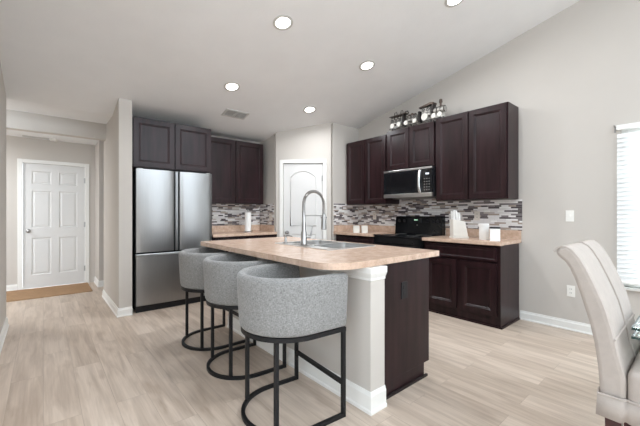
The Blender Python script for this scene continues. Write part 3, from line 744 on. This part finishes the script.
# ------------------------------------------------------------------ bar stools
def u_path(R, front, n=28):
    """U open toward +X: list of (x, y, nx, ny), centre of the arc at origin"""
    P = []
    k = 6
    for i in range(k): P.append((front*(1-i/k), R, 0, 1))
    for i in range(n+1):
        a = PI/2+PI*i/n; P.append((R*math.cos(a), R*math.sin(a), math.cos(a), math.sin(a)))
    for i in range(1, k+1): P.append((front*i/k, -R, 0, -1))
    return P
def make_stool(label, loc, rz):
    t_ = thing('bar_stool', label, 'bar stool', loc, rz, 'grey barrel bar stools')
    R = 0.270; FT = 0.240
    # floor ring and seat ring
    sq = lambda z, w_=0.011: [(-w_, z), (w_, z), (w_, z+2*w_), (-w_, z+2*w_)]
    MB().sweep(u_path(R, FT), sq(0.0)).build('floor_ring', 'matteblack', t_)
    ring = u_path(R, FT)
    MB().sweep(ring, [(-0.014, 0.513), (0.014, 0.513), (0.014, 0.537), (-0.014, 0.537)]).box(FT-0.022, FT, -R, R, 0.513, 0.537).build('seat_ring', 'matteblack', t_)
    for x, y in ((FT-0.011, R), (FT-0.011, -R), (-0.182, 0.1995), (-0.182, -0.1995)):
        MB().box(x-0.011, x+0.011, y-0.011, y+0.011, 0.0225, 0.5125).build('leg', 'matteblack', t_)
    MB().box(FT-0.022, FT, -R+0.0115, R-0.0115, 0.19, 0.212).build('footrest', 'matteblack', t_)
    # barrel shell: rounded profile leaning outward
    zb, zt = 0.538, 0.862
    pr = []
    th = 0.030
    for k in range(9): a = PI*k/8; pr.append((0.018+th*math.cos(a), zt-th+th*math.sin(a)))        # top roll, outside to inside
    pr += [(-0.030, zt-0.10), (-0.045, 0.66), (-0.045, zb+0.012), (-0.035, zb), (0.010, zb), (0.024, zb+0.006), (0.031, zb+0.02), (0.037, zb+0.08), (0.045, zt-0.09)]
    m = MB(); m.sweep(u_path(R-0.010, FT+0.002, 36), pr)
    sh = m.build('backrest_shell', 'tweed', t_, 60)
    bv = sh.modifiers.new('soft_ends', 'BEVEL'); bv.width = 0.014; bv.segments = 3; bv.limit_method = 'ANGLE'; bv.angle_limit = math.radians(60)
    # seat cushion
    Rc = R-0.058
    poly = [(p[0], p[1]) for p in u_path(Rc, FT+0.008, 28)]
    m = MB(); m.prism(poly, zb, 0.655, 0.0); cu = m.build('seat_cushion', 'tweed', t_, 40)
    bv = cu.modifiers.new('soft', 'BEVEL'); bv.width = 0.02; bv.segments = 4; bv.limit_method = 'ANGLE'
    return t_
st1 = make_stool('grey barrel bar stool nearest the camera at the island corner', (1.404-0.240, 1.692, 0), math.radians(-5))
dup(st1, (1.470-0.232, 2.432, 0), math.radians(-3.5), 'grey barrel bar stool in the middle of the three along the island')
dup(st1, (1.492-0.240, 3.080, 0), 0.0, 'grey barrel bar stool farthest from camera, closest to the refrigerator')

# ------------------------------------------------------------------ things on the counters
ROT = -YAW
# knife block, side toward the camera
kb = thing('knife_block', 'slanted white knife block on the counter right of the range', 'knife block', (3.860, 1.955, 0.914), ROT)
mt = Matrix(((1, 0, 0, 0), (0, 0, 1, 0), (0, 1, 0, 0), (0, 0, 0, 1)))
m_ = MB(); m_.prism([(-0.080, 0.022), (0.098, 0.022), (0.062, 0.200), (-0.088, 0.228)], -0.055, 0.055, 0.004, mtx=mt); m_.build('body', 'cream', kb)
MB().box(-0.086, 0.103, -0.060, 0.060, 0, 0.020, 0.003).build('base', 'cream', kb)
kn = None
for k, (x, y, l_) in enumerate(((-0.062, -0.032, 0.10), (-0.030, -0.032, 0.115), (0.002, -0.032, 0.09), (-0.062, 0.028, 0.105), (-0.030, 0.028, 0.12), (0.002, 0.028, 0.095))):
    P = Matrix.Translation((3.860, 1.955, 0.914)) @ Matrix.Rotation(ROT, 4, 'Z') @ Vector((x, y, 0.218-0.03*(x+0.075)/0.2))
    kf = thing('kitchen_knife', 'white-handled kitchen knife standing in the white knife block', 'knife', P+Vector((0, 0, 0.008)), ROT, 'knives in the white block')
    m_ = MB(); m_.tube([(0, 0, 0), (-0.006, 0, l_*0.5), (-0.010, 0, l_)], [0.010, 0.0125, 0.0105], seg=8); m_.build('handle', 'white', kf, True)
    m_ = MB(); m_.cyl((0, 0, -0.006), (0, 0, 0.001), 0.0095, seg=8); m_.build('bolster', 'chrome', kf, True)
# canisters
c1 = thing('canister', 'taller round white canister beside the knife block', 'canister', (3.815, 1.632, 0.914), ROT)
MB().lathe([(0, 0), (0.047, 0), (0.050, 0.004), (0.050, 0.152), (0, 0.152)]).build('body', 'white', c1, 40)
MB().lathe([(0, 0.1525), (0.054, 0.1525), (0.055, 0.157), (0.055, 0.178), (0.050, 0.183), (0, 0.183)]).build('lid', 'white', c1, 40)
c2 = thing('canister', 'square white canister with a dark lid band at the counter end', 'canister', (3.750, 1.487, 0.914), ROT-0.5)
MB().box(-0.050, 0.050, -0.045, 0.045, 0, 0.134, 0.005).build('body', 'white', c2)
MB().box(-0.051, 0.051, -0.046, 0.046, 0.1345, 0.152, 0.003).build('lid', 'plastic_black', c2, label='dark lid')
# small white jars left of the range
for k, (x, y, lab) in enumerate(((3.680, 3.486, 'small white square jar left of its twin on the far counter'), (3.765, 3.396, 'small white square jar closer to the range on the far counter'))):
    j = thing('jar', lab, 'jar', (x, y, 0.914), ROT, 'white jars left of the range')
    MB().box(-0.046, 0.046, -0.04, 0.04, 0, 0.092, 0.006).build('body', 'cream', j)
    MB().box(-0.047, 0.047, -0.041, 0.041, 0.0925, 0.110, 0.004).build('lid', 'cream', j)
# paper towel
pt = thing('paper_towel_holder', 'upright steel paper towel holder on the back counter', 'paper towel holder', (2.530, 4.800, 0.914))
MB().lathe([(0, 0), (0.066, 0), (0.066, 0.008), (0.07, 0.014), (0, 0.014)]).build('base', 'chrome', pt, True)
m_ = MB(); m_.cyl((0, 0, 0.013), (0, 0, 0.350), 0.007); m_.sphere((0, 0, 0.358), 0.012); m_.build('rod', 'chrome', pt, True)
m_ = MB(); m_.lathe([(0.019, 0.0), (0.050, 0.0), (0.050, 0.30), (0.019, 0.30), (0.019, 0.0)]); 
tag(m_.build('paper_towel_roll', 'paper', None, 40, (2.530, 4.800, 0.9285)), 'white paper towel roll standing on the steel holder', 'paper towel')

# ------------------------------------------------------------------ wall plates
def plate(label, cat, name, mtx, kind, m='plate'):
    """local: plate in XZ facing -Y, centred"""
    o = bpy.data.objects.new(name, None); C.objects.link(o); o.matrix_world = mtx; o['label'] = label; o['category'] = cat
    MB().box(-0.035, 0.035, -0.006, 0, -0.058, 0.058, 0.002).build('cover_plate', m, o)
    if kind == 'switch':
        MB().box(-0.005, 0.005, -0.016, -0.006, -0.010, 0.012, 0.002).build('toggle', m, o)
    else:
        for z in (-0.02, 0.02):
            s_ = MB().cyl((0, -0.006, z), (0, -0.008, z), 0.0165, seg=18).build('socket', m, o)
            MB().box(-0.008, -0.005, -0.0085, -0.008, z-0.003, z+0.008).box(0.005, 0.008, -0.0085, -0.008, z-0.003, z+0.008).build('slot', 'ventdark', s_)
    return o
FXm = lambda x, y, z: Matrix.Translation((x, y, z)) @ Matrix.Rotation(RZ, 4, 'Z')
plate('white light switch on the bare right wall near the window', 'light switch', 'light_switch', FXm(XR, 0.921, 1.186), 'switch')
plate('white outlet low on the right wall below the light switch', 'outlet', 'wall_outlet', FXm(XR, 0.912, 0.405), 'outlet')
plate('pale outlet on the mosaic tile above the knife block', 'outlet', 'wall_outlet', FXm(XR-0.008, 1.872, 1.182), 'outlet', 'almond')
plate('pale outlet on the mosaic tile above the two small white jars', 'outlet', 'wall_outlet', FXm(XR-0.008, 3.545, 1.169), 'outlet', 'almond')
plate('pale outlet on the tiled pantry side near the paper towels', 'outlet', 'wall_outlet', FXm(PX-0.008, 4.72, 1.151), 'outlet', 'almond')
plate('black outlet on the dark end panel of the island', 'outlet', 'wall_outlet', Matrix.Translation((1.918, IY0-0.010, 0.680)), 'outlet', 'plastic_black')

# ------------------------------------------------------------------ locomotive ornament on the cabinet
tr = thing('train_ornament', 'black and white metal train ornament standing on top of the microwave cabinet', 'ornament', (3.912, 3.115, 2.4395), RZ)
m_ = MB(); m_.tube([(0.10, -0.028, 0.006), (0.96, -0.028, 0.006)], 0.005, seg=6); m_.tube([(0.10, 0.028, 0.006), (0.96, 0.028, 0.006)], 0.005, seg=6)
for x in (0.14, 0.46, 0.90): m_.tube([(x, -0.028, 0.006), (x, 0.028, 0.006)], 0.004, seg=6)
m_.build('rail', 'wire', tr)
m_ = MB()
for x in (0.16, 0.48, 0.78):
    for y in (-0.028, 0.028): m_.cyl((x, y, -0.0205), (x, y, 0.004), 0.006, seg=8)
m_.build('foot', 'wire', tr)
def wheel(x, r, par):
    for y in (-0.042, 0.042):
        m = MB(); m.cyl((x, y-0.006, 0.010+r), (x, y+0.006, 0.010+r), r, seg=20, bev=0.003); m.build('wheel', 'cream', par, 40)
def scrolls(par, x0, x1, z0, z1, n):
    """dark wire curls on the long faces of a car"""
    m = MB(); d = (x1-x0)/n
    for y in (-0.040, 0.040):
        for k in range(n):
            cx, cz = x0+d*(k+.5), (z0+z1)/2
            m.tube([(cx+d*0.42*(1-t_/14)*math.cos(t_*0.75), y, cz+(z1-z0)*0.42*(1-t_/14)*math.sin(t_*0.75)) for t_ in range(12)], 0.0042, seg=5)
        m.tube([(x0, y, z0), (x1, y, z0), (x1, y, z1), (x0, y, z1)], 0.004, seg=5, closed=True)
    return m.build('scrollwork', 'wire', par)
wg = MB().box(0.14, 0.315, -0.033, 0.033, 0.055, 0.125, 0.004).build('wagon', 'pewter', tr)
scrolls(wg, 0.14, 0.315, 0.055, 0.125, 3)
m_ = MB()
for x in (0.15, 0.20, 0.26, 0.305):
    for y in (-0.03, 0.03): m_.cyl((x, y, 0.125), (x, y, 0.175), 0.004, seg=6)
m_.build('post', 'wire', wg)
m_ = MB(); m_.prism([(-0.045, 0.175), (0.045, 0.175), (0.032, 0.190), (0.0, 0.198), (-0.032, 0.190)], 0.105, 0.385, 0.002, mtx=Matrix(((0, 0, 1, 0), (1, 0, 0, 0), (0, 1, 0, 0), (0, 0, 0, 1)))); m_.build('roof', 'bronze', wg)
m_ = MB(); m_.tube([(0.17, 0, 0.195), (0.18, 0, 0.235), (0.21, 0, 0.242), (0.22, 0, 0.20)], 0.005, seg=6); m_.tube([(0.28, 0, 0.195), (0.29, 0, 0.245), (0.315, 0, 0.245), (0.325, 0, 0.198)], 0.005, seg=6); m_.build('scroll', 'wire', wg)
for x in (0.165, 0.275): wheel(x, 0.034, wg)
td = MB().box(0.395, 0.555, -0.033, 0.033, 0.055, 0.125, 0.006).build('tender', 'pewter', tr)
scrolls(td, 0.395, 0.555, 0.055, 0.125, 3)
m_ = MB(); m_.box(0.328, 0.354, -0.036, 0.036, 0.012, 0.174, 0.004); m_.tube([(0.34, 0, 0.17), (0.36, 0, 0.212), (0.40, 0, 0.212), (0.415, 0, 0.185), (0.40, 0, 0.172)], 0.008, seg=6); m_.build('end_board', 'wire', td)
m_ = MB()
for x, z in ((0.43, 0.135), (0.475, 0.145), (0.52, 0.135)): m_.sphere((x, 0, z), 0.024, seg=10)
m_.build('coal_load', 'bronze', td)
for x in (0.395, 0.535): wheel(x, 0.031, td)
lo = MB().box(0.640, 0.770, -0.034, 0.034, 0.07, 0.185, 0.004).build('locomotive', 'pewter', tr)
scrolls(lo, 0.640, 0.770, 0.105, 0.180, 2)
m_ = MB(); m_.box(0.585, 0.612, -0.036, 0.036, 0.012, 0.155, 0.004); m_.build('end_board', 'wire', lo)
m_ = MB(); m_.prism([(0.605, 0.185), (0.815, 0.200), (0.822, 0.222), (0.78, 0.232), (0.605, 0.202)], -0.048, 0.048, 0.004, mtx=mt); m_.build('cab_roof', 'bronze', lo)
m_ = MB(); m_.box(0.790, 0.812, -0.042, 0.042, 0.09, 0.200, 0.004); m_.build('cab_front', 'wire', lo)
m_ = MB(); m_.cyl((0.812, 0, 0.112), (0.965, 0, 0.112), 0.036, seg=20, bev=0.004); m_.build('boiler', 'pewter', lo, 40)
m_ = MB(); m_.tube([(0.82, 0, 0.152), (0.955, 0, 0.152)], 0.007, seg=6)
for x in (0.86, 0.91, 0.96): m_.lathe([(0.036, -0.004), (0.040, -0.004), (0.040, 0.004), (0.036, 0.004), (0.036, -0.004)], (0, 0, 0), 16) if False else m_.tube([(x, 0.039*math.cos(a*PI/8), 0.112+0.039*math.sin(a*PI/8)) for a in range(16)], 0.004, seg=5, closed=True)
m_.build('boiler_band', 'wire', lo)
m_ = MB(); m_.cyl((0.90, 0, 0.148), (0.90, 0, 0.205), 0.012, 0.015, seg=12); m_.cyl((0.90, 0, 0.205), (0.90, 0, 0.245), 0.024, 0.018, seg=14); m_.build('smokestack', 'bronze', lo, 40)
wheel(0.690, 0.048, lo); wheel(0.820, 0.034, lo); wheel(0.905, 0.034, lo)

# ------------------------------------------------------------------ ceiling fixtures
SL = math.atan(0.229)
def ceil_mtx(x, y, z=None):
    if z is None: return Matrix.Translation((x, y, ceil_z(y))) @ Matrix.Rotation(-SL if y < 4.9 else 0, 4, 'X')
    return Matrix.Translation((x, y, z))
def downlight(x, y, label):
    o = bpy.data.objects.new('ceiling_downlight', None); C.objects.link(o); o.matrix_world = ceil_mtx(x, y)
    o['label'] = label; o['category'] = 'ceiling light'; o['group'] = 'recessed ceiling lights'
    MB().lathe([(0.066, -0.0005), (0.095, -0.0005), (0.095, -0.006), (0.088, -0.009), (0.068, -0.006), (0.066, -0.0005)], seg=36).build('trim_ring', 'vent', o, 40)
    MB().lathe([(0, -0.0015), (0.067, -0.0015), (0.067, -0.005), (0, -0.006)], seg=36).build('lens', 'lens', o)
    ld = bpy.data.lights.new('downlight_beam', 'AREA'); ld.shape = 'DISK'; ld.size = 0.13; ld.energy = LAMP_W; ld.color = (0.93, 0.965, 1.0); ld.spread = math.radians(170)
    lo_ = bpy.data.objects.new('downlight_beam', ld); C.objects.link(lo_); lo_.parent = o; lo_.location = (0, 0, -0.012)
downlight(1.709, 2.556, 'recessed ceiling light above the island, nearer of the left pair')
downlight(2.954, 2.623, 'recessed ceiling light before the microwave wall, left of the sloping ceiling edge above the train')
downlight(1.730, 3.685, 'recessed ceiling light beside the ceiling vent before the refrigerator')
downlight(2.960, 3.734, 'recessed ceiling light in front of the pantry door')
downlight(2.958, 1.53, 'recessed ceiling light cut by the top edge of the photo')
def vent(mtx, w_, d_, label, n=9):
    o = bpy.data.objects.new('ceiling_vent', None); C.objects.link(o); o.matrix_world = mtx; o['label'] = label; o['category'] = 'vent'
    m = MB(); f_ = 0.022
    m.box(-w_/2, w_/2, -d_/2, -d_/2+f_, -0.010, -0.0005, 0.002); m.box(-w_/2, w_/2, d_/2-f_, d_/2, -0.010, -0.0005, 0.002); m.box(-w_/2, -w_/2+f_, -d_/2+f_, d_/2-f_, -0.010, -0.0005, 0.002); m.box(w_/2-f_, w_/2, -d_/2+f_, d_/2-f_, -0.010, -0.0005, 0.002)
    m.box(-0.008, 0.008, -d_/2+f_, d_/2-f_, -0.010, -0.0005)
    m.build('frame', 'vent', o)
    MB().box(-w_/2+f_, w_/2-f_, -d_/2+f_, d_/2-f_, -0.0025, -0.0005).build('duct_shade', 'ventdark', o)  # thin dark sheet painted as the shade behind the louvres
    m = MB()
    for k in range(n):
        y = -d_/2+f_+(d_-2*f_)*(k+.5)/n
        for (a, b, sg) in ((-w_/2+f_, -0.008, 1), (0.008, w_/2-f_, -1)):
            m.box(a, b, -0.001, 0.001, -0.009, -0.003, mtx=Matrix.Translation((0, y, 0)))
    m.build('louvre', 'vent', o)
vent(ceil_mtx(2.055, 4.264), 0.34, 0.19, 'rectangular ceiling vent in front of the refrigerator cabinets')
vent(Matrix.Translation((-0.09, 6.86, 2.42)), 0.32, 0.10, 'narrow dark ceiling vent in the hall above the white door', 4)
sd_ = MB(); sd_.lathe([(0, 0), (0.055, 0), (0.055, -0.012), (0.045, -0.030), (0, -0.034)]); tag(sd_.build('smoke_detector', 'plate', None, 40, (0.125, 6.86, 2.4195)), 'small white round detector beside the hall ceiling vent', 'smoke detector')

hl = thing('hall_fill_lamp', 'unseen round ceiling lamp added to brighten the hall', 'ceiling light', (-1.45, 6.2, 2.42))  # added lamp out of view, brightens the dark hall
MB().lathe([(0, 0), (0.17, 0), (0.17, -0.02), (0, -0.02)]).build('base', 'vent', hl, 40)
MB().lathe([(0.155, -0.02), (0.15, -0.05), (0.11, -0.085), (0.05, -0.10), (0, -0.102), (0, -0.02)]).build('shade', 'lens', hl, 50)
ld = bpy.data.lights.new('hall_fill_light', 'AREA'); ld.shape = 'DISK'; ld.size = 0.25; ld.energy = HALL_W; ld.color = (0.93, 0.965, 1.0); ld.spread = PI
q = bpy.data.objects.new('hall_fill_light', ld); C.objects.link(q); q.parent = hl; q.location = (0, 0, -0.11)
# ------------------------------------------------------------------ hall mat
m_ = MB(); m_.box(-0.62, 0.585, 6.17, 6.97, 0.0, 0.012, 0.004)
tag(m_.build('door_mat', 'matfib'), 'tan woven mat lying before the white hall door', 'mat')

# ------------------------------------------------------------------ window blind
bl = thing('window_blind', 'white horizontal slat blind covering the right wall window', 'blind', (XR-0.035, (WY0+WY1)/2, 0))
bw = (WY1-WY0)/2+0.028
MB().box(-0.026, 0.024, -bw, bw, 2.0, 2.045, 0.004).build('headrail', 'trim', bl)
m_ = MB(); z = 0.60
while z < 1.98:
    m_.box(-0.025, 0.025, -bw+0.004, bw-0.004, -0.0015, 0.0015, 0.0, mtx=Matrix.Translation((0, 0, z)) @ Matrix.Rotation(math.radians(-60), 4, 'Y')); z += 0.042
m_.build('slat', 'blind', bl)
MB().box(-0.025, 0.025, -bw, bw, 0.555, 0.575, 0.004).build('bottom_rail', 'trim', bl)
m_ = MB()
for y in (-bw+0.18, 0, bw-0.18): m_.cyl((-0.0265, y, 0.57), (-0.0265, y, 1.99), 0.0016, seg=6)
m_.build('cord', 'trim', bl)
cb_ = MB(); cb_.box(XR-0.012, XR, 0.562, 0.572, 1.985, 2.045, 0.002); cb_.tube([(XR-0.01, 0.567, 2.03), (XR-0.05, 0.567, 2.035), (XR-0.06, 0.567, 2.05)], 0.004, seg=6)
tag(cb_.build('curtain_bracket', 'grey'), 'small grey metal bracket on the wall beside the blind top', 'bracket')

# ------------------------------------------------------------------ dining chair and glass table
CX0, CX1 = 1.745, 2.275
ch = thing('dining_chair', 'white slipcovered high-back dining chair at the glass table', 'chair', ((CX0+CX1)/2, 0, 0))
cw = (CX1-CX0)/2
# side profile of the scroll back (y, z): front face then back face
front = [(0.205, 0.56), (0.226, 0.645), (0.247, 0.75), (0.263, 0.815), (0.281, 0.868), (0.303, 0.925), (0.328, 0.983), (0.351, 1.028), (0.372, 1.056), (0.394, 1.070), (0.412, 1.070), (0.427, 1.061), (0.437, 1.045)]
back = [(0.432, 1.028), (0.418, 1.014), (0.403, 1.001), (0.386, 0.973), (0.366, 0.921), (0.350, 0.869), (0.335, 0.814), (0.318, 0.751), (0.303, 0.673), (0.292, 0.584), (0.287, 0.51), (0.285, 0.43), (0.205, 0.43)]
prof = front+back
m_ = MB(); m_.prism(prof, -cw, cw, 0.0, mtx=Matrix(((0, 0, 1, 0), (1, 0, 0, 0), (0, 1, 0, 0), (0, 0, 0, 1))))
bk = m_.build('backrest', 'slip', ch, 50)
bv = bk.modifiers.new('soft', 'BEVEL'); bv.width = 0.016; bv.segments = 3; bv.limit_method = 'ANGLE'; bv.angle_limit = math.radians(60)
# piping down the middle and along the front edges
pf = [(y-0.001, z) for y, z in front]
MB().tube([(0.0, y-0.002, z+0.001) for y, z in front], 0.0045, seg=6).build('piping', 'slip', bk, True)
for sx in (-cw+0.006, cw-0.006): MB().tube([(sx, y+0.006, z-0.003) for y, z in front], 0.0045, seg=6).build('piping', 'slip', bk, True)
# seat
m_ = MB(); m_.box(-cw, cw, -0.27, 0.203, 0.43, 0.595, 0.03, 4); st_ = m_.build('seat', 'slip', ch, 40)
MB().tube([(-cw+0.002, 0.238, 0.705), (cw-0.002, 0.238, 0.705)], 0.005, seg=6).build('seam', 'slip', bk, True)
# skirt with box pleats at the corners
pts = []
def skp(x, y): return (x, y)
sx, y0, y1 = cw+0.005, -0.276, 0.286
sk_path = [(-sx, y0), (-sx, y0+0.2), (-sx-0.003, (y0+y1)/2), (-sx, y1-0.10), (-sx+0.008, y1-0.085), (-sx-0.004, y1-0.07), (-sx-0.006, y1+0.002), (-sx+0.05, y1+0.006), (-sx+0.07, y1), (-sx+0.09, y1+0.004), (sx-0.09, y1+0.004), (sx-0.05, y1+0.006), (sx+0.006, y1+0.004), (sx+0.004, y1-0.06), (sx, y0+0.2), (sx, y0)]
t = bmesh.new(); A = [t.verts.new((x*0.998, y, 0.478)) for x, y in sk_path]; B = [t.verts.new((x*1.012, y*1.0+(0.004 if y > 0.2 else 0), 0.392+0.004*math.sin(i*2.1))) for i, (x, y) in enumerate(sk_path)]
n_ = len(A)
for i in range(n_): t.faces.new((A[i], A[(i+1) % n_], B[(i+1) % n_], B[i]))
m_ = MB(); m_._add(t); skt = m_.build('skirt', 'slip', ch, 30)
so = skt.modifiers.new('cloth', 'SOLIDIFY'); so.thickness = 0.006; so.offset = 0
MB().tube([(x*1.002, y*1.002, 0.479) for x, y in sk_path], 0.005, seg=6, closed=True).build('piping', 'slip', skt, True)
for x in (-cw+0.045, cw-0.045):
    for y, dy in ((0.246, 0.0), (-0.235, 0.0)):
        t = bmesh.new(); top = [(-0.026, -0.026), (0.026, -0.026), (0.026, 0.026), (-0.026, 0.026)]
        A = [t.verts.new((x+a, y+b, 0.43)) for a, b in top]; B = [t.verts.new((x+a*0.7, y+dy+b*0.7, 0.0)) for a, b in top]
        t.faces.new(A); t.faces.new(B[::-1])
        for i in range(4): t.faces.new((A[i], A[(i+1) % 4], B[(i+1) % 4], B[i]))
        bmesh.ops.recalc_face_normals(t, faces=t.faces[:])
        m_ = MB(); m_._add(t); m_.build('leg', 'darkwood', ch)
# glass table: two stacked panes with green edges on a pedestal
GX0, GX1, GY0, GY1 = 1.826, 3.25, -1.45, 0.198
gt = thing('glass_table', 'glass-topped dining table with dark green glass edge at right', 'table', (2.55, -0.62, 0))
def pane(name, z):
    o = MB().box(GX0+0.004-2.55, GX1-0.004-2.55, GY0+0.004+0.62, GY1-0.004+0.62, z, z+0.010).build(name, 'glass', gt)
    e = MB(); p = [(GX0-2.55, GY0+.62), (GX1-2.55, GY0+.62), (GX1-2.55, GY1+.62), (GX0-2.55, GY1+.62)]
    x0, x1, y0_, y1_ = p[0][0], p[1][0], p[0][1], p[2][1]
    e.box(x0, x0+0.004, y0_, y1_, z, z+0.010); e.box(x1-0.004, x1, y0_, y1_, z, z+0.010); e.box(x0+.004, x1-.004, y0_, y0_+0.004, z, z+0.010); e.box(x0+.004, x1-.004, y1_-0.004, y1_, z, z+0.010)
    e.build('edge', 'glass_edge', o)
pane('glass_top', 0.740); pane('lower_pane', 0.704)
m_ = MB()
for x in (GX0-2.55+0.35, GX1-2.55-0.35):
    for y in (-0.45, 0.35): m_.cyl((x, y, 0.714), (x, y, 0.740), 0.018, seg=14)
m_.build('spacer', 'chrome', gt)
MB().lathe([(0, 0), (0.30, 0), (0.30, 0.02), (0.10, 0.05), (0.07, 0.12), (0.09, 0.40), (0.07, 0.62), (0.16, 0.69), (0.16, 0.704), (0, 0.704)]).build('pedestal', 'darkwood', gt, 40)
